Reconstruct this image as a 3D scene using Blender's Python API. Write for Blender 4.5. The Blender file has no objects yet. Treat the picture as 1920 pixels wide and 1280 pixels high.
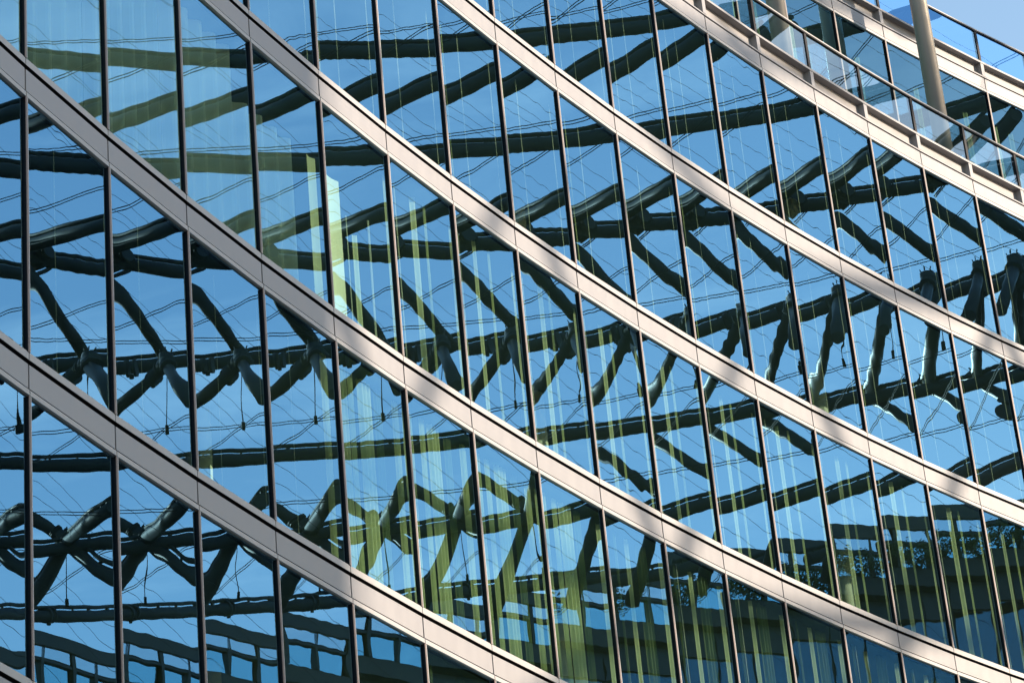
import bpy, math, random
from mathutils import Vector, Matrix
random.seed(7)
R_ = math.radians
scene = bpy.context.scene
C = scene.collection

# ---------------------------------------------------------------- camera
PITCH, ROLL = R_(26.873), R_(5.458)
cd = bpy.data.cameras.new("camera"); cam = bpy.data.objects.new("camera", cd); C.objects.link(cam)
cd.sensor_width = 36.0; cd.lens = 36.0 * 5486.0 / 1920.0; cd.clip_start = 0.5; cd.clip_end = 3000
right = Vector((1, 0, 0)); up = Vector((0, -math.sin(PITCH), math.cos(PITCH)))
cr, sr = math.cos(ROLL), math.sin(ROLL)
X = right * cr - up * sr; Y = right * sr + up * cr; Z = X.cross(Y)
cam.matrix_world = Matrix(((X.x, Y.x, Z.x, 0), (X.y, Y.y, Z.y, 0), (X.z, Y.z, Z.z, 0), (0, 0, 0, 1)))
scene.camera = cam

# ---------------------------------------------------------------- light
SUN_AZ, SUN_EL = 98.0, 18.0            # azimuth clockwise from +Y
w = bpy.data.worlds.new("World"); scene.world = w; w.use_nodes = True
nt = w.node_tree; bg = nt.nodes["Background"]
sky = nt.nodes.new("ShaderNodeTexSky"); sky.sky_type = 'NISHITA'; sky.sun_disc = False
sky.sun_elevation = R_(SUN_EL); sky.sun_rotation = R_(SUN_AZ)
sky.air_density = 1.35; sky.dust_density = 0.5; sky.ozone_density = 1.6; sky.altitude = 0
tcw = nt.nodes.new("ShaderNodeTexCoord"); mpw = nt.nodes.new("ShaderNodeMapping"); mpw.inputs["Scale"].default_value = (2.2, 2.2, 9.0); mpw.inputs["Rotation"].default_value = (R_(25), R_(12), 0)
nzw = nt.nodes.new("ShaderNodeTexNoise"); nzw.inputs["Scale"].default_value = 2.3; nzw.inputs["Detail"].default_value = 7; nzw.inputs["Roughness"].default_value = .62; nzw.inputs["Distortion"].default_value = .6
mrw = nt.nodes.new("ShaderNodeMapRange"); mrw.inputs[1].default_value = .50; mrw.inputs[2].default_value = .80; mrw.inputs[3].default_value = 0; mrw.inputs[4].default_value = .55
mxw = nt.nodes.new("ShaderNodeMix"); mxw.data_type = 'RGBA'; mxw.inputs[7].default_value = (6.5, 6.9, 7.4, 1)
nt.links.new(tcw.outputs["Generated"], mpw.inputs[0]); nt.links.new(mpw.outputs[0], nzw.inputs["Vector"]); nt.links.new(nzw.outputs[0], mrw.inputs[0])
nt.links.new(mrw.outputs[0], mxw.inputs[0]); nt.links.new(sky.outputs[0], mxw.inputs[6])
nt.links.new(mxw.outputs[2], bg.inputs[0]); bg.inputs[1].default_value = 0.15
sl = bpy.data.lights.new("sun", 'SUN'); sun = bpy.data.objects.new("sun", sl); C.objects.link(sun)
sl.energy = 4.3; sl.angle = R_(0.53); sl.color = (1.0, 0.84, 0.66)
sd = Vector((math.sin(R_(SUN_AZ)) * math.cos(R_(SUN_EL)), math.cos(R_(SUN_AZ)) * math.cos(R_(SUN_EL)), math.sin(R_(SUN_EL))))
sun.rotation_euler = sd.to_track_quat('Z', 'Y').to_euler(); sun.location = (40, -20, 60)
vs = scene.view_settings; vs.view_transform = 'Standard'; vs.look = 'None'; vs.exposure = 1.1; vs.gamma = 1.0
vs.use_curve_mapping = False
scene.render.engine = 'CYCLES'
scene.cycles.max_bounces = 14; scene.cycles.transparent_max_bounces = 24; scene.cycles.glossy_bounces = 6

# ---------------------------------------------------------------- materials
def mat(name, col, rough=0.5, metal=0.0, spec=0.5, noise=0.0, nscale=8.0, bump=0.0, stretch=None):
    m = bpy.data.materials.new(name); m.use_nodes = True; t = m.node_tree; b = t.nodes["Principled BSDF"]
    b.inputs["Base Color"].default_value = (*col, 1); b.inputs["Roughness"].default_value = rough
    b.inputs["Metallic"].default_value = metal; b.inputs["Specular IOR Level"].default_value = spec
    if noise or bump:
        tc = t.nodes.new("ShaderNodeTexCoord"); mp = t.nodes.new("ShaderNodeMapping")
        t.links.new(tc.outputs["Object"], mp.inputs[0])
        if stretch: mp.inputs["Scale"].default_value = stretch
        n = t.nodes.new("ShaderNodeTexNoise"); n.inputs["Scale"].default_value = nscale; n.inputs["Detail"].default_value = 5
        t.links.new(mp.outputs[0], n.inputs["Vector"])
        if noise:
            r = t.nodes.new("ShaderNodeMapRange"); r.inputs[3].default_value = 1 - noise; r.inputs[4].default_value = 1 + noise * .6
            t.links.new(n.outputs[0], r.inputs[0])
            x = t.nodes.new("ShaderNodeMix"); x.data_type = 'RGBA'; x.blend_type = 'MULTIPLY'; x.inputs[0].default_value = 1
            x.inputs[6].default_value = (*col, 1); t.links.new(r.outputs[0], x.inputs[7]); t.links.new(x.outputs[2], b.inputs["Base Color"])
            r2 = t.nodes.new("ShaderNodeMapRange"); r2.inputs[3].default_value = max(.02, rough - .1); r2.inputs[4].default_value = min(1, rough + .1)
            t.links.new(n.outputs[0], r2.inputs[0]); t.links.new(r2.outputs[0], b.inputs["Roughness"])
        if bump:
            bp = t.nodes.new("ShaderNodeBump"); bp.inputs["Strength"].default_value = bump; bp.inputs["Distance"].default_value = .004
            t.links.new(n.outputs[0], bp.inputs["Height"]); t.links.new(bp.outputs[0], b.inputs["Normal"])
    return m

def glass(name, f0, tint, refl=(.33, .66, .90), rough=0.0):
    m = bpy.data.materials.new(name); m.use_nodes = True; t = m.node_tree; N = t.nodes; N.clear()
    out = N.new("ShaderNodeOutputMaterial"); mix = N.new("ShaderNodeMixShader")
    tr = N.new("ShaderNodeBsdfTransparent"); tr.inputs[0].default_value = (*tint, 1)
    gl = N.new("ShaderNodeBsdfGlossy"); gl.inputs["Color"].default_value = (*refl, 1); gl.inputs["Roughness"].default_value = rough
    fr = N.new("ShaderNodeFresnel"); fr.inputs[0].default_value = 1.5
    mr = N.new("ShaderNodeMapRange"); mr.inputs[1].default_value = .04; mr.inputs[2].default_value = 1; mr.inputs[3].default_value = f0; mr.inputs[4].default_value = 1
    t.links.new(fr.outputs[0], mr.inputs[0]); t.links.new(mr.outputs[0], mix.inputs[0])
    t.links.new(tr.outputs[0], mix.inputs[1]); t.links.new(gl.outputs[0], mix.inputs[2]); t.links.new(mix.outputs[0], out.inputs[0])
    return m

M = dict(
 panel=mat("satin_aluminium_panel", (.250, .237, .243), .42, 0.0, .5, noise=.10, nscale=2.2, bump=.05, stretch=(2.5, 1, .6)),
 strip=mat("aluminium_strip", (.33, .315, .315), .45, .0, .5, noise=.08, nscale=9),
 black=mat("black_gasket_and_sill_shade", (.004, .004, .005), .6, spec=.1),
 mull=mat("dark_mullion", (.006, .005, .007), .5, spec=.15),
 fin=mat("bronze_mullion_cap", (.20, .14, .12), .45, .2),
 glass=glass("coated_window_glass", .41, (.70, .86, .72)),
 glass2=glass("set_back_window_glass", .24, (.70, .86, .74)),
 bal=glass("balustrade_glass", .22, (.78, .90, .88), (.9, .97, 1)),
 ublue=glass("upper_balustrade_glass", .30, (.28, .58, .95), (.50, .78, .95)),
 steel=mat("grey_painted_tube", (.030, .038, .042), .5, .0, .15, noise=.15, nscale=2),
 cable=mat("steel_cable", (.012, .014, .016), .6, .0, .1),
 column=mat("painted_steel_column", (.34, .32, .30), .34, .55, .6, noise=.04, nscale=3),
 icol=mat("white_plaster_column", (.80, .80, .74), .8),
 slab=mat("concrete_slab", (.22, .26, .26), .8, noise=.15, nscale=2),
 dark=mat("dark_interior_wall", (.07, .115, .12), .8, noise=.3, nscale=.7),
 stone=mat("dark_cladding", (.012, .020, .026), .55, noise=.2, nscale=1.3),
 eave=mat("grey_eave_metal", (.018, .020, .018), .5, noise=.1, nscale=2),
 owin=glass("opposite_window_glass", .80, (.25, .4, .5), (.55, .92, 1)),
 dwin=glass("dark_window_glass", .16, (.10, .25, .35), (.5, .85, 1)),
 opal=glass("clerestory_glass", .92, (.5, .6, .7), (1, 1, 1)),
 tower=mat("tower_cladding", (.26, .22, .19), .7, noise=.2, nscale=.4),
 ground=mat("paving", (.20, .19, .18), .85, noise=.25, nscale=.8, bump=.3),
 leaf=mat("shrub_leaf", (.06, .10, .035), .6, noise=.4, nscale=6),
 bark=mat("shrub_stem", (.08, .06, .04), .9),
 white=mat("white_blind", (.75, .76, .70), .7),
)
# fabric of the blinds: lets light through from behind
def fabric(name, col, a):
    m = bpy.data.materials.new(name); m.use_nodes = True; t = m.node_tree; N = t.nodes; N.clear()
    out = N.new("ShaderNodeOutputMaterial"); mix = N.new("ShaderNodeMixShader"); mix.inputs[0].default_value = a
    d = N.new("ShaderNodeBsdfDiffuse"); d.inputs[0].default_value = (*col, 1)
    tl = N.new("ShaderNodeBsdfTranslucent"); tl.inputs[0].default_value = (*col, 1)
    t.links.new(d.outputs[0], mix.inputs[1]); t.links.new(tl.outputs[0], mix.inputs[2]); t.links.new(mix.outputs[0], out.inputs[0])
    return m
M['blind'] = fabric("pale_green_fabric", (.86, .89, .66), .35)
M['sheer'] = fabric("pale_sheer_fabric", (.96, .96, .90), .12)
t = M['sheer'].node_tree; o_ = t.nodes["Material Output"]; prev = o_.inputs[0].links[0].from_socket
mx_ = t.nodes.new("ShaderNodeMixShader");
tp_ = t.nodes.new("ShaderNodeBsdfTransparent"); mx_.inputs[0].default_value = .80; t.links.new(tp_.outputs[0], mx_.inputs[1]); t.links.new(prev, mx_.inputs[2]); t.links.new(mx_.outputs[0], o_.inputs[0])
M['lit_fold'] = fabric("sunlit_column_fabric", (.96, .95, .84), .05)  # pale stand-in for a sunlit inner column
M['dim'] = fabric("grey_green_fabric", (.34, .40, .27), .3)

# ---------------------------------------------------------------- helpers
class MB:
    def __init__(s): s.v = []; s.f = []; s.mi = []; s.sm = []
    def quad(s, a, b, c, d, mi=0, smooth=False):
        n = len(s.v); s.v += [a, b, c, d]; s.f.append((n, n + 1, n + 2, n + 3)); s.mi.append(mi); s.sm.append(smooth)
    def box(s, x0, x1, y0, y1, z0, z1, mi=0, T=None):
        n = len(s.v); p = [(x, y, z) for x in (x0, x1) for y in (y0, y1) for z in (z0, z1)]
        if T: p = [tuple(T @ Vector(q)) for q in p]
        s.v += p
        for f in ((0, 1, 3, 2), (4, 6, 7, 5), (0, 4, 5, 1), (2, 3, 7, 6), (0, 2, 6, 4), (1, 5, 7, 3)):
            s.f.append(tuple(n + i for i in f)); s.mi.append(mi); s.sm.append(False)
    def tube(s, a, b, r, n=16, mi=0, caps=True, r2=None):
        a = Vector(a); b = Vector(b); d = (b - a).normalized(); q = d.to_track_quat('Z', 'Y')
        r2 = r if r2 is None else r2; k = len(s.v)
        for (c, rr) in ((a, r), (b, r2)):
            for i in range(n):
                t = 2 * math.pi * i / n; s.v.append(tuple(c + q @ Vector((math.cos(t) * rr, math.sin(t) * rr, 0))))
        for i in range(n):
            j = (i + 1) % n; s.f.append((k + i, k + j, k + n + j, k + n + i)); s.mi.append(mi); s.sm.append(True)
        if caps:
            s.f.append(tuple(k + i for i in reversed(range(n)))); s.mi.append(mi); s.sm.append(False)
            s.f.append(tuple(k + n + i for i in range(n))); s.mi.append(mi); s.sm.append(False)
    def mesh(s, name, mats):
        m = bpy.data.meshes.new(name); m.from_pydata(s.v, [], s.f)
        for x in (mats if isinstance(mats, (list, tuple)) else [mats]): m.materials.append(x)
        for p, mi, sm in zip(m.polygons, s.mi, s.sm): p.material_index = mi; p.use_smooth = sm
        m.update(); return m

def link(name, data, parent=None, loc=None, rz=None, label=None):
    o = bpy.data.objects.new(name, data); C.objects.link(o)
    if loc is not None: o.location = loc
    if rz is not None: o.rotation_euler = (0, 0, rz)
    if parent: o.parent = parent
    if label: o['label'] = label
    return o
def thing(name, label, cat, loc=(0, 0, 0), rz=0, group=None, data=None):
    o = link(name, data, None, loc, rz); o['label'] = label; o['category'] = cat
    if group: o['group'] = group
    return o

GZ = -1.6                                # ground height; the camera is at 0
g = MB(); g.quad((-900, -900, GZ), (900, -900, GZ), (900, 900, GZ), (-900, 900, GZ))
go = link("ground", g.mesh("ground", M['ground'])); go['kind'] = 'structure'

# ---------------------------------------------------------------- plan of the curved facade
CX, CY, RAD, W = 66.8964, 0.8378, 76.8037, 1.7975
P0 = Vector((-5.10, 27.50))
A0 = math.atan2(27.4815 - CY, -5.0938 - CX)            # angle of seam 0 seen from the centre
DA = 2 * math.asin(W / 2 / RAD)
def seam(k, s=0.0, a0=None, da=None):
    """plan point of seam k on the ring set back by s metres behind the main face"""
    a = (A0 if a0 is None else a0) - k * (DA if da is None else da)
    return Vector((CX + (RAD + s) * math.cos(a), CY + (RAD + s) * math.sin(a)))
def frame(k, s=0.0, a0=None, da=None):
    a = seam(k, s, a0, da); b = seam(k + 1, s, a0, da); t = b - a
    return a, math.atan2(t.y, t.x), t.length
H = 3.6957
ZT = {b: 14.2546 + H * (b - 1) for b in range(-2, 6)}   # top of the spandrel band under each storey

bld = thing("glass_office_building", "concave glass office block with pale metal floor bands and dark mullions", "building")

# ---------------------------------------------------------------- panes with the slight warp of real insulated glass
def pane_mesh(name, w_, h_, x0, seed, matl, amp=.0011, nx=34, nz=56):
    rnd = random.Random(seed)
    A = amp * rnd.uniform(.6, .95)
    waves = [(rnd.uniform(.00004, .00010), rnd.uniform(2.5, 5.0), rnd.uniform(-1.6, 1.6), rnd.uniform(0, 6.28)) for _ in range(3)]
    waves += [(rnd.uniform(.000011, .000022), rnd.uniform(8, 18), rnd.uniform(10, 22) * rnd.choice((-1, 1)), rnd.uniform(0, 6.28)) for _ in range(3)]
    tx, tz = rnd.gauss(0, .0010), rnd.gauss(0, .0008)
    v = []; f = []
    for j in range(nz + 1):
        for i in range(nx + 1):
            # denser near the edges, where the warp is strongest
            u = .5 - .5 * math.cos(math.pi * i / nx); u = .5 * u + .5 * i / nx
            q = .5 - .5 * math.cos(math.pi * j / nz); q = .5 * q + .5 * j / nz
            x = w_ * u; z = h_ * q; a = 2 * u - 1; b = 2 * q - 1
            y = (A * .28 * (1 - a ** 8) + A * .15 * (1 - a * a)) * (1 - b ** 8) + tx * (x - w_ / 2) + tz * (z - h_ / 2)
            for (am, kx, kz, ph) in waves: y += am * math.sin(kx * x + kz * z * .6 + ph)
            v.append((x0 + x, y, z))
    for j in range(nz):
        for i in range(nx):
            n = j * (nx + 1) + i; f.append((n, n + 1, n + nx + 2, n + nx + 1))
    m = bpy.data.meshes.new(name); m.from_pydata(v, [], f); m.materials.append(matl)
    for p in m.polygons: p.use_smooth = True
    m.update(); return m
PH = H - .43 - .09
pane_vars = [pane_mesh("glass_pane", W - .036, PH, .018, 40 + i, M['glass']) for i in range(24)]

mb = MB(); mb.box(-.019, .019, -.030, .03, 0, PH, 0)
mull_me = mb.mesh("mullion", M['mull'])
mb = MB(); mb.box(-.021, -.004, -.040, -.030, 0, PH); fin_a = mb.mesh("cap_a", M['fin'])
mb = MB(); mb.box(.006, .021, -.040, -.030, 0, PH); fin_b = mb.mesh("cap_b", M['strip'])
mb = MB(); mb.box(.008, W - .008, -.03, .05, .0, .085); mb.box(.008, W - .008, -.02, .05, .085, .10)
mb.box(.002, W - .002, -.032, .05, -.006, -.0005, 1)  # black layer added under the sill: shade of the gap put into its colour
sill_me = mb.mesh("sill_strip", [M['strip'], M['black']])
mb = MB(); mb.box(.015, W - .015, -.022, .02, -.335, -.052); panel_me = mb.mesh("spandrel_panel", M['panel'])
mb = MB(); mb.box(.008, W - .008, -.035, .05, -.42, -.36); drip_me = mb.mesh("drip_strip", M['strip'])
mb = MB(); mb.box(-.004, W + .004, .022, .06, -.445, .07); back_me = mb.mesh("band_backing", M['black'])

def vis(k, b):
    """storeys and bays the photograph can show, with a margin"""
    lo = {0: -3, 1: -3, 2: -3, 3: -3, 4: 3, 5: 8}[b]; hi = {0: 18, 1: 19, 2: 19, 3: 19, 4: 20, 5: 21}[b]
    return lo - 1 <= k <= hi
for b in range(0, 6):
    for k in range(-3, 22):
        if not vis(k, b): continue
        a, hd, L = frame(k); loc = (a.x, a.y, ZT[b])
        link("spandrel_panel", panel_me, bld, loc, hd)
        link("drip_strip", drip_me, bld, loc, hd)
        link("band_backing", back_me, bld, loc, hd)
        if b < 5: link("sill_strip", sill_me, bld, loc, hd)
        if b < 5:
            zl = (a.x, a.y, ZT[b] + .09)
            link("glass_pane", random.choice(pane_vars), bld, zl, hd)
            m_ = link("mullion", mull_me, bld, zl, hd - DA / 2)
            link("cap", fin_a, m_); link("cap", fin_b, m_)
# the storeys below the picture: plain lower wall down to the ground
lw = MB()
for k in range(-3, 22):
    a = seam(k, .06); c = seam(k + 1, .06); lw.quad((a.x, a.y, GZ), (c.x, c.y, GZ), (c.x, c.y, ZT[0] - .4), (a.x, a.y, ZT[0] - .4))
link("lower_wall", lw.mesh("lower_wall", M['stone']), bld)
# floors and rooms behind the glass
for b in range(0, 6):
    s_ = MB()
    for k in range(-4, 22):
        a, c, d, e = seam(k, .10), seam(k + 1, .10), seam(k + 1, 7.0), seam(k, 7.0)
        z0, z1 = ZT[b] - .40, ZT[b] - .02
        s_.quad((a.x, a.y, z1), (c.x, c.y, z1), (d.x, d.y, z1), (e.x, e.y, z1))
        s_.quad((a.x, a.y, z0), (e.x, e.y, z0), (d.x, d.y, z0), (c.x, c.y, z0))
        s_.quad((a.x, a.y, z0), (c.x, c.y, z0), (c.x, c.y, z1), (a.x, a.y, z1))
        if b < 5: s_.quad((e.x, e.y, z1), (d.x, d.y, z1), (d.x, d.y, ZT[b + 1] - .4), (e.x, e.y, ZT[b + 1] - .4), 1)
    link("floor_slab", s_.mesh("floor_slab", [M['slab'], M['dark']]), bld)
# end wall closes the rooms at the near side
e_ = MB(); a = seam(-4, .1); c = seam(-4, 7); e_.quad((a.x, a.y, GZ), (c.x, c.y, GZ), (c.x, c.y, ZT[5]), (a.x, a.y, ZT[5]))
a = seam(22, .1); c = seam(22, 7); e_.quad((a.x, a.y, GZ), (c.x, c.y, GZ), (c.x, c.y, ZT[5]), (a.x, a.y, ZT[5]))
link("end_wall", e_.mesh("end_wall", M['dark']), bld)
# round columns inside the rooms
cm = MB(); cm.tube((0, 0, 0), (0, 0, H - .4), .20, 24); icol_me = cm.mesh("inner_column", M['icol'])
for b in range(0, 5):
    for k in (-.7, 4.35, 9.4, 14.45):
        p = seam(k, 2.6); link("inner_column", icol_me, bld, (p.x, p.y, ZT[b]))

# ---------------------------------------------------------------- blinds and curtains hung behind the panes
ORD = ["first", "second", "third", "fourth", "fifth", "sixth", "seventh", "eighth", "ninth", "tenth", "eleventh", "twelfth",
       "thirteenth", "fourteenth", "fifteenth", "sixteenth", "seventeenth", "eighteenth", "nineteenth", "twentieth"]
def slat(x0, wd, mtl, top=0.0, bot=0.0, y=.28, folds=3):
    m = MB(); n = max(2, int(folds * 12)); pts = []
    for i in range(n + 1):
        u = i / n; pts.append((x0 + wd * u, y + (.035 if wd < 1 else .07) * min(1, wd / .2) * math.sin(u * folds * 2 * math.pi)))
    hh = PH + .05
    for (p, q) in zip(pts, pts[1:]): m.quad((p[0], p[1], bot), (q[0], q[1], bot), (q[0], q[1], hh - top), (p[0], p[1], hh - top), 0, True)
    return m.mesh("slat", M[mtl])
def hang(k, b, spec, what):
    a, hd, L = frame(k); z = ZT[b] + .02
    fl = {0: "lowest", 1: "second", 2: "third", 3: "fourth", 4: "fifth"}[b]
    lab = "pale green %s behind the %s window from the left, %s storey up" % (what, ORD[min(19, k + 1)], fl)
    if k < 0: lab = "pale green %s behind the window cut by the left edge, %s storey up" % (what, fl)
    o = thing("curtain" if what == "curtain" else "vertical_blind", lab, what, (a.x, a.y, z), hd, "curtains and blinds behind the glass")
    for sp in spec: link("fold" if what == "curtain" else "slat", slat(*sp), o)
rr = random.Random(3)
for b in range(0, 5):
    for k in range(-1, 19):
        if not vis(k, b): continue
        j = lambda v, e=.05: v + rr.uniform(-e, e)
        sp = []; what = "blind"
        if b == 0 and k >= 5:
            what = "curtain"; sp = [(j(.15), j(.14, .04), 'blind', rr.choice((0, .6, 1.1)), 0, .3, 1.0), (j(.55), .06, 'dim'), (j(.85), j(.16, .04), 'blind', rr.choice((0, .4, .9)), 0, .3, 1.0), (j(1.35), .24, 'dim')]
        elif b == 1:
            if 4 <= k <= 7:
                what = "curtain"; sp = [(j(.12), .12, 'blind'), (j(.42), j(.20), 'blind'), (j(.80), .10, 'blind'), (j(1.05), j(.28), 'blind'), (j(1.5), .14, 'dim')]
            elif k >= 8: sp = [(j(.28), .11, 'blind', 0, 0, .3, 1.0), (j(.72), .05, 'dim'), (j(.80, .02), .02, 'sheer'), (j(1.15), .11, 'blind', 0, 0, .3, 1.0), (j(1.42), .26, 'dim')]
            else: sp = [(j(.35), .012, 'sheer'), (j(1.1), .012, 'sheer')]
        elif b == 2:
            if k <= 3:
                what = "curtain"; sp = [(.02, 1.74, 'sheer', 0, 0, .30, 5 + k % 2)]
                if k == 3: sp = [(.0, 1.45, 'sheer', .7, 0, .30, 4)]
            elif k == 4: sp = [(.10, .22, 'blind', .62, 0, .3, .5), (.56, .36, 'lit_fold', .70, 0, .30, .5), (1.02, .02, 'sheer', 1.2, 0), (1.2, .12, 'blind', 1.4, 0, .3, 1.0), (1.62, .04, 'sheer', 1.0, 0)]  # pale fold stands in for the sunlit inner column, cut where its sunlight ends
            else: sp = [(j(.32), .05, 'blind', 0, 0, .3, 1.0), (j(.62), .025, 'sheer'), (j(1.05), j(.12, .03), 'blind', 0, 0, .3, 1.0), (j(1.4), .05, 'blind')]
        elif b == 3:
            if k >= 2: sp = [(j(.22), .018, 'sheer'), (j(.6), .022, 'blind'), (j(1.05), .018, 'sheer')]
            if k in (-1, 0, 1): what = "curtain"; sp = [(j(.25), 1.2, 'sheer', 0, 0, .28, 4)]
        elif b == 4:
            sp = [(j(.28), .018, 'sheer'), (j(.75), .018, 'sheer'), (j(1.15), .014, 'sheer')]
        if sp: hang(k, b, sp, what)

# ---------------------------------------------------------------- roof terrace edge on the top band (band 5)
def parapet(k, z, s, a0, da, glassm, first):
    a, hd, L = frame(k, s, a0, da); loc = (a.x, a.y, z)
    for key in ("recess_panel", "ledge_cap", "post", "balustrade_pane", "handrail"):
        if key not in first:
            m = MB()
            if key == "recess_panel": m.box(.05, L - .05, .10, .13, .0, .34); mm = m.mesh(key, M['panel'])
            elif key == "ledge_cap":
                m.box(-.002, L + .002, -.045, .16, .335, .385); m.box(-.002, .055, -.035, .14, .0, .335); m.box(L - .055, L + .002, -.035, .14, .0, .335)
                m.box(-.002, L + .002, -.03, .14, -.03, .0); mm = m.mesh(key, M['panel'])
            elif key == "post": m.box(-.035, .035, -.02, .06, .385, 1.25); mm = m.mesh(key, M['mull'])
            elif key == "balustrade_pane": mm = pane_mesh(key, L - .08, .83, .04, 99, glassm, .0006, 12, 10)
            else: m.box(-.002, L + .002, -.035, .045, 1.235, 1.262, 0); m.box(-.002, L + .002, -.03, .02, 1.205, 1.235, 1); mm = m.mesh(key, [M['strip'], M['mull']])
            first[key] = mm
        l = (a.x, a.y, z + .40) if key == "balustrade_pane" else loc
        link(key, first[key], bld, l, hd)
first = {}
for k in range(7, 22): parapet(k, ZT[5] + .012, 0, None, None, M['bal'], first)
# terrace deck
t_ = MB()
for k in range(6, 22):
    a, c, d, e = seam(k, .16), seam(k + 1, .16), seam(k + 1, 2.3), seam(k, 2.3)
    t_.quad((a.x, a.y, ZT[5] + .08), (c.x, c.y, ZT[5] + .08), (d.x, d.y, ZT[5] + .08), (e.x, e.y, ZT[5] + .08))
link("terrace_deck", t_.mesh("terrace_deck", M['slab']), bld)
# storey set back behind the terrace
SB, Z6 = 2.07, 34.20
q0 = Vector((8.65, 54.02)) ; AS = math.atan2(q0.y - CY, q0.x - CX); DS = 2 * math.asin(1.80 / 2 / (RAD + SB))
HS = Z6 - .43 - (ZT[5] + .10)
sp_vars = [pane_mesh("glass_pane", 1.764, HS, .018, 70 + i, M['glass2'], .0012) for i in range(4)]
mb = MB(); mb.box(-.024, .024, -.034, .03, 0, HS, 0); mull2 = mb.mesh("mullion", M['mull'])
mb = MB(); mb.box(-.021, -.004, -.044, -.034, 0, HS); fa2 = mb.mesh("cap_a", M['fin'])
mb = MB(); mb.box(.006, .021, -.044, -.034, 0, HS); fb2 = mb.mesh("cap_b", M['strip'])
first2 = {}
for i in range(-6, 8):
    a, hd, L = frame(i, SB, AS, DS)
    link("glass_pane", random.choice(sp_vars), bld, (a.x, a.y, ZT[5] + .10), hd)
    m_ = link("mullion", mull2, bld, (a.x, a.y, ZT[5] + .10), hd); link("cap", fa2, m_); link("cap", fb2, m_)
    for me, nm in ((panel_me, "spandrel_panel"), (drip_me, "drip_strip"), (back_me, "band_backing")): link(nm, me, bld, (a.x, a.y, Z6), hd)
    parapet(i, Z6 + .012, SB, AS, DS, M['ublue'], first2)
s_ = MB()
for i in range(-7, 9):
    a, c, d, e = [seam(i + u, SB + v, AS, DS) for (u, v) in ((0, .1), (1, .1), (1, 7), (0, 7))]
    s_.quad((a.x, a.y, Z6 - .02), (c.x, c.y, Z6 - .02), (d.x, d.y, Z6 - .02), (e.x, e.y, Z6 - .02))
    s_.quad((a.x, a.y, Z6 - .4), (e.x, e.y, Z6 - .4), (d.x, d.y, Z6 - .4), (c.x, c.y, Z6 - .4))
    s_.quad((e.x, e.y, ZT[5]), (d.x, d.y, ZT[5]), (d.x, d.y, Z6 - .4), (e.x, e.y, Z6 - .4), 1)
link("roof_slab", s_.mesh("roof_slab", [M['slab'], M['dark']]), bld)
for i in range(-5, 7):
    a, hd, L = frame(i, SB, AS, DS)
    o = thing("vertical_blind", "narrow pale blind, %s window along the set back storey above the terrace" % ORD[i + 5], "blind", (a.x, a.y, ZT[5] + .12), hd, "blinds of the set back storey")
    for sp in ((.5 + rr.uniform(-.2, .2), .10, 'blind', -.9, 0, .35, 1.0), (1.2 + rr.uniform(-.2, .2), .16, 'dim', -.9, 0, .35, 1.0)): link("slat", slat(*sp), o)
# round steel columns that stand on the terrace
def ray(u, v):
    du, dv = u - 960, 640 - v
    x = du * cr + dv * sr; y = -du * sr + dv * cr
    return Vector((x, 5486 * math.cos(PITCH) - y * math.sin(PITCH), 5486 * math.sin(PITCH) + y * math.cos(PITCH))).normalized()
def on_ring(u, v, s):
    d = ray(u, v); dx, dy = d.x, d.y; A = dx * dx + dy * dy; B = -2 * (dx * CX + dy * CY); Cc = CX * CX + CY * CY - (RAD + s) ** 2
    # near intersection with the ring on the facade side (the camera stands inside the ring)
    t = (-B + math.sqrt(B * B - 4 * A * Cc)) / (2 * A)
    return Vector((dx * t, dy * t))
for (u, v) in ((1456, 20), (1757, 205)):
    p = on_ring(u, v, .95); c_ = MB(); c_.tube((0, 0, 0), (0, 0, 18), .185, 40)
    link("column", c_.mesh("column", M['column']), bld, (p.x, p.y, ZT[5] + .08))

# ---------------------------------------------------------------- ring truss over the square (seen in the panes)
tr = thing("roof_ring_truss", "dark steel tube truss and cables of the roof over the square", "truss", (38, 60, GZ))
TO = Vector((38, 60, GZ))
def V3(*a): return Vector(a)
def beam(a, b, e0=0.0, e1=0.0, r=.205, rail=True, parent=tr, org=TO):
    a = Vector(a); b = Vector(b); d = (b - a).normalized(); a = a - d * e0; b = b + d * e1
    side = d.cross(Vector((0, 0, 1))); 
    if side.length < .05: side = Vector((1, 0, 0))
    side.normalize(); upv = side.cross(d).normalized()
    m = MB(); o = -upv * .06
    m.tube(a + o - org, b + o - org, r, 28)
    t = link("tube", m.mesh("tube", M['steel']), parent)
    if rail:
        m = MB(); o = upv * .262; m.tube(a + o - org, b + o - org, .07, 12)
        n = int((b - a).length / .9)
        for i in range(n + 1):
            c = a + d * (.3 + i * .9)
            if (c - a).length > (b - a).length: break
            m.tube(c + upv * .10 - org, c + upv * .26 - org, .05, 6)
        link("conduit", m.mesh("conduit", M['steel']), t)
    return a, b, d
def clamp(p, d, r=.27, ln=.16, org=TO):
    p = Vector(p); d = Vector(d).normalized(); m = MB()
    for s in (-1, 1): m.tube(p + d * (s * .11 - ln / 4) - org, p + d * (s * .11 + ln / 4) - org, r, 20)
    m.tube(p + Vector((0, 0, -r - .07)) - org, p + Vector((0, 0, -r + .05)) - org, .07, 8)
    link("clamp", m.mesh("clamp", M['steel']), tr)
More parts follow.
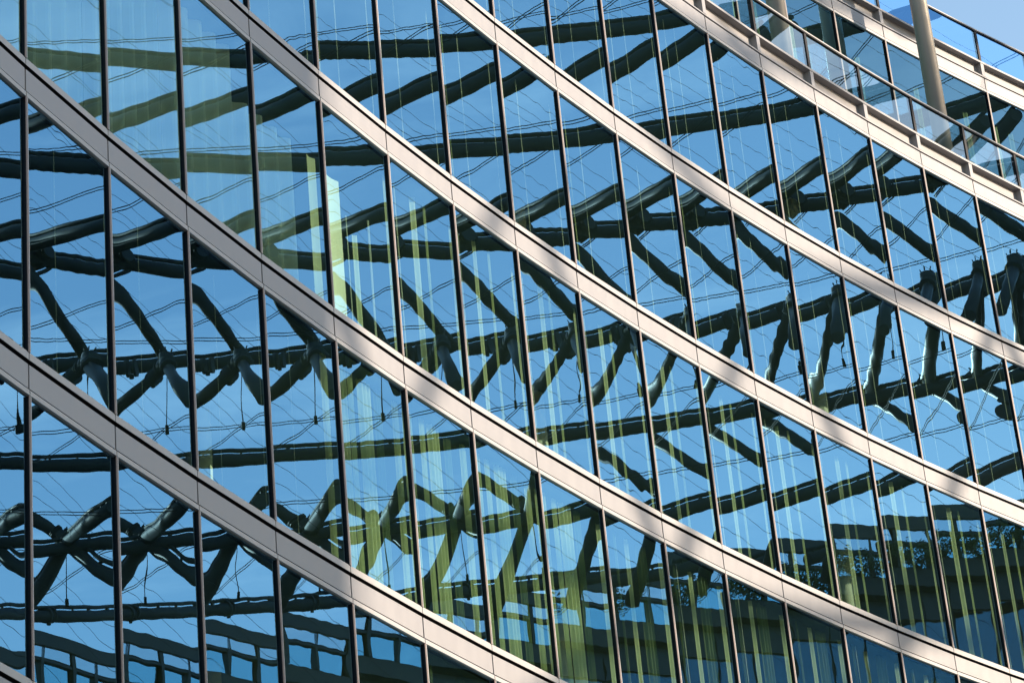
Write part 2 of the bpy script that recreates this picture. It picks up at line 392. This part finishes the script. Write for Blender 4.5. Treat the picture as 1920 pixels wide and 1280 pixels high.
def hub(p, dirs, org=TO):
    p = Vector(p) - org; m = MB(); m.tube(p + Vector((0, 0, -.30)), p + Vector((0, 0, .26)), .20, 24)
    for d in dirs:
        d = Vector(d) - org - p; d.normalize(); m.tube(p, p + d * .35, .22, 24, 0, True, .205)
        m.tube(p + d * .42, p + d * .45, .235, 24); m.tube(p + d * .48, p + d * .51, .235, 24)
    for i in range(5):
        t = i * 1.256; m.tube(p + Vector((math.cos(t) * .14, math.sin(t) * .14, .3)), p + Vector((math.cos(t) * .2, math.sin(t) * .17, .41)), .02, 6)
    link("joint", m.mesh("joint", M['steel']), tr)
c_, d_, e_, f_ = (35.26, 59.01, 43.79), (33.58, 59.51, 39.72), (42.06, 61.66, 40.41), (40.01, 63.57, 37.37)
LONG = 9
chords = dict(A=((28.93, 57.03, 46.79), (29.98, 54.81, 46.79)), B=((27.85, 57.07, 42.64), (29.32, 54.11, 42.64)),
              Cc=(c_, tuple(Vector(c_) + Vector((-.272, .962, 0)) * 2)), D=((39.81, 60.46, 42.27), (37.49, 62.56, 42.27)),
              E=((39.07, 64.9, 40.02), (41.52, 61.45, 40.02)), F=((42.25, 61.46, 37.04), (38.51, 64.33, 37.03)))
for nm, (a, b) in chords.items():
    a2, b2, d = beam(a, b, LONG, LONG)
beam((46.43, 64.99, 37.30), (47.35, 72.4, 39.40), .3, 1.5)
beam((25.49, 55.48, 43.77), (29.37, 54.11, 43.77), 2.5, 2.0)
beam((32.51, 59.49, 43.98), (35.03, 58.52, 43.98), 3.0, .1)
beam((35.18, 58.26, 43.66), (35.80, 61.5, 41.05), 0, 0, r=.19, rail=False)
beam(d_, e_, .3, .3, r=.185, rail=False)
beam(d_, (30.75, 58.08, 36.85), .2, 0, r=.175, rail=False)
beam(e_, f_, .3, .3, r=.175, rail=False)
beam(f_, (32.33, 59.16, 34.64), .3, 0)
beam(f_, (42.0, 63.57, 35.5), .3, 1.0)
beam(f_, (38.1, 64.0, 35.4), .3, 1.0)
hub(c_, ((35.80, 61.5, 41.05), (32.51, 59.49, 43.98), (34.7, 61, 43.79)))
hub(d_, (e_, (35.80, 61.5, 41.05), (29.7, 57.55, 35.75)))
hub(e_, (d_, f_, (39.07, 64.9, 40.02)))
hub(f_, (e_, (31.08, 58.44, 34.19), (42.0, 63.57, 35.5), (38.1, 64.0, 35.4)))
clamp((36.91, 60.72, 41.27), (.741, -.67, 0)); clamp((46.85, 68.2, 38.2), (.12, .96, .27)); clamp((34.9, 60.0, 39.9), (.97, .21, 0))
def cable2(a, b, e0=8, e1=8, r=.013, gap=.09, org=TO):
    a = Vector(a); b = Vector(b); d = (b - a).normalized(); a = a - d * e0; b = b + d * e1; m = MB()
    for s in (-.5, .5): m.tube(a + Vector((0, 0, s * gap)) - org, b + Vector((0, 0, s * gap)) - org, r, 6)
    link("cable", m.mesh("cable", M['cable']), tr)
for (a, b) in (((32.81, 59.71, 50.78), (34.35, 57.99, 50.78)), ((21.41, 52.48, 42.25), (25.36, 51.51, 42.26)),
               ((29.41, 54.13, 43.01), (27.43, 56.63, 43.01)), ((29.69, 54.33, 41.13), (25.17, 55.5, 41.13)),
               ((34.65, 58.19, 40.77), (31.62, 58.77, 40.76)), ((32.69, 56.68, 39.21), (31.13, 59.17, 39.21)),
               ((39.67, 60.38, 39.98), (37.16, 63.17, 39.98)), ((39.3, 61.16, 38.71), (34.46, 60.92, 38.7)),
               ((46.81, 67.35, 38.36), (41.77, 66.53, 38.36)), ((33.23, 59.8, 34.84), (34.43, 58.05, 34.84))):
    cable2(a, b)
for (a, b) in ((d_, (33.2, 59.2, 37.3)), (f_, (41.41, 64.66, 36.0))):
    m = MB(); m.tube(Vector(a) - TO, Vector(b) - TO, .015, 6); m.tube(Vector(b) - TO + V3(0, 0, -.15), Vector(b) - TO + V3(0, 0, .10), .05, 8); link("hanger", m.mesh("hanger", M['cable']), tr)
td = Vector((.643, -.766, 0))
for i in range(26):
    m = MB(); base = Vector((35.5, 59.5, 30 + i * 1.05)) + Vector((.766, .643, 0)) * (1.5 * math.sin(i * 2.1)) - TO
    dd = (td + Vector((0, 0, 1.15 + .08 * math.sin(i)))).normalized(); m.tube(base - dd * 8, base + dd * 8, .006, 5, 0, False)
    link("stay_wire", m.mesh("stay_wire", M['cable']), tr)

# ---------------------------------------------------------------- the part of the ring on the sun's side, whose tubes shade the bands
sh = thing("roof_ring_truss", "sunward part of the dark steel ring truss beyond the square", "truss", (58, 22, GZ))
SO = Vector((58, 22, GZ)); nodes_t = []; nodes_b = []
for i in range(9):
    y = 58 - i * 7.0; x = 66 - .0045 * (y - 40) ** 2 * .8 - max(0, (30 - y)) * .18
    nodes_t.append(V3(x, y, 44.5)); nodes_b.append(V3(x - 2.0, y + 3.4, 37.0))
for L_ in (nodes_t, nodes_b):
    for a, b in zip(L_, L_[1:]): beam(a, b, 0, 0, .24, False, sh, SO)
for i in range(9):
    beam(nodes_t[i], nodes_b[i], 0, 0, .20, False, sh, SO)
    if i < 8: beam(nodes_t[i], nodes_b[i + 1], 0, 0, .20, False, sh, SO)
for i in range(8):
    a = nodes_t[i] + V3(0, 0, 4.5); b = nodes_t[i + 1] + V3(0, 0, 4.5); beam(a, b, 0, 0, .2, False, sh, SO); beam(nodes_t[i], b, 0, 0, .2, False, sh, SO)
    a = nodes_b[i] + V3(-1, 0, -5); b = nodes_b[i + 1] + V3(-1, 0, -5); beam(nodes_b[i], b, 0, 0, .2, False, sh, SO); beam(a, b, 0, 0, .2, False, sh, SO)

for i in range(8):  # added unseen edge tubes and posts, set to half-shade the set-back band
    for h in (8.75,): beam(nodes_t[i] + V3(0, 0, h), nodes_t[i + 1] + V3(0, 0, h), 0, 0, .2, False, sh, SO)
    beam(nodes_t[i] + V3(0, 0, 4.5), nodes_t[i] + V3(0, 0, 9.5), 0, 0, .15, False, sh, SO)

# ---------------------------------------------------------------- tall block on the sun's side: its shade lies on the near end of the facade
sdir = Vector((math.sin(R_(SUN_AZ)), math.cos(R_(SUN_AZ))))
edge = seam(4.05) + sdir * 105
tw = MB(); ang = math.atan2(sdir.y, sdir.x)
tw.box(-22, 22, -36, 0, 0, 74)
T_ = thing("tower_block", "tall brown tower block on the sunny side of the square", "building", (edge.x, edge.y, GZ), ang, data=tw.mesh("tower_block", M['tower']))
wm = MB(); wm.box(0, 1.5, 0, .1, 0, 2.2); wme = wm.mesh("window", M['owin'])
for f in range(6, 20):
    for i in range(12): link("window", wme, T_, (-22.06, -34.5 + i * 2.9, 1 + f * 3.6), R_(90))

# ---------------------------------------------------------------- building across the square, mirrored in the lower panes
ob = thing("opposite_building", "dark curved building across the square with a roof overhang and ribbon windows", "building", (50.4, 64.5, GZ), math.atan2(math.cos(R_(7)), math.sin(R_(7))))
# local: x = along the face (t), y = -(away from facade)... y<0 is towards the square on the right hand side
def ol(name, mbx, mt, parent=ob): return link(name, mbx.mesh(name, mt), parent)
zz = lambda z: z - GZ
IN = -1.0     # inward (east) direction in local y
def obox(m, t0, t1, d0, d1, z0, z1, mi=0):
    y0, y1 = sorted((IN * d0, IN * d1)); m.box(t0, t1, y0, y1, zz(z0), zz(z1), mi)
m = MB(); obox(m, -7, 45, .6, 16, GZ, 37.2); obox(m, -7, 45, 4.0, 16, 37.2, 39.4); ol("wall", m, M['stone'])
m = MB(); obox(m, -8, 45, 0.12, 16.5, 39.385, 39.88); ol("roof", m, M['eave'])
m = MB(); obox(m, -8, 45, .15, 4.0, 37.25, 37.60); obox(m, -8, 45, .25, 4.0, 37.612, 37.95); ol("cornice", m, M['eave'])
m = MB()
for z in (39.30, 39.19, 39.08): obox(m, -8, 45, .24, .27, z - .011, z + .011)
obox(m, -8, 45, .22, .42, 38.82, 38.93); ol("louvre_rail", m, M['stone'])
for i in range(-4, 16):
    t = -2.3 + i * 1.35 + (.0 if i % 2 else .1)
    m = MB(); obox(m, t - .07, t + .07, .20, .40, 37.95, 39.40); ol("post", m, M['eave'])
    if i < 14:
        m = MB(); obox(m, t + .075, t + 1.27, .33, .35, 38.0, 38.80); ol("window", m, M['owin'])
        m = MB(); obox(m, t + .075, t + 1.27, .20, .22, 38.94, 39.38); ol("clerestory", m, M['opal'])
for f in range(4):
    z1 = 37.0 - f * 3.5
    for i in range(-5, 16):
        t = i * 1.35
        m = MB(); obox(m, t + .05, t + 1.30, .52, .58, z1 - 3.45, z1 - .93); ol("window", m, M['dwin'])
        m = MB(); obox(m, t + .02, t + 1.33, .50, .57, z1 - .85, z1 - .02); ol("spandrel_panel", m, M['stone'])
# shrubs in the planter on the cornice
def shrub(t, sc, seed):
    rnd = random.Random(seed)
    loc = ob.matrix_basis @ Vector((t, .05, zz(37.95)))
    o = thing("shrub", "leafy shrub, %s from the south end of the rooftop planter across the square" % ORD[seed - 200], "shrub", loc, rnd.uniform(0, 6), "shrubs in the rooftop planter")
    st = MB(); lf = MB()
    for i in range(7):
        a = rnd.uniform(0, 6.28); tp = Vector((math.cos(a) * .35, math.sin(a) * .35, rnd.uniform(.5, .95))) * sc
        st.tube((0, 0, 0), tp, .012, 5, 0, False)
        for q in range(46):
            c = tp * rnd.uniform(.35, 1.05) + Vector((rnd.gauss(0, .12), rnd.gauss(0, .12), rnd.gauss(0, .1))) * sc
            u = Vector((rnd.gauss(0, 1), rnd.gauss(0, 1), rnd.gauss(0, 1))).normalized() * .06; v_ = u.orthogonal().normalized() * .028
            lf.quad(c - u, c - v_, c + u, c + v_)
    link("stem", st.mesh("stem", M['bark']), o); link("foliage", lf.mesh("foliage", M['leaf']), o)
for i in range(12): shrub(-5.0 + i * .72, random.uniform(.75, 1.1), 200 + i)
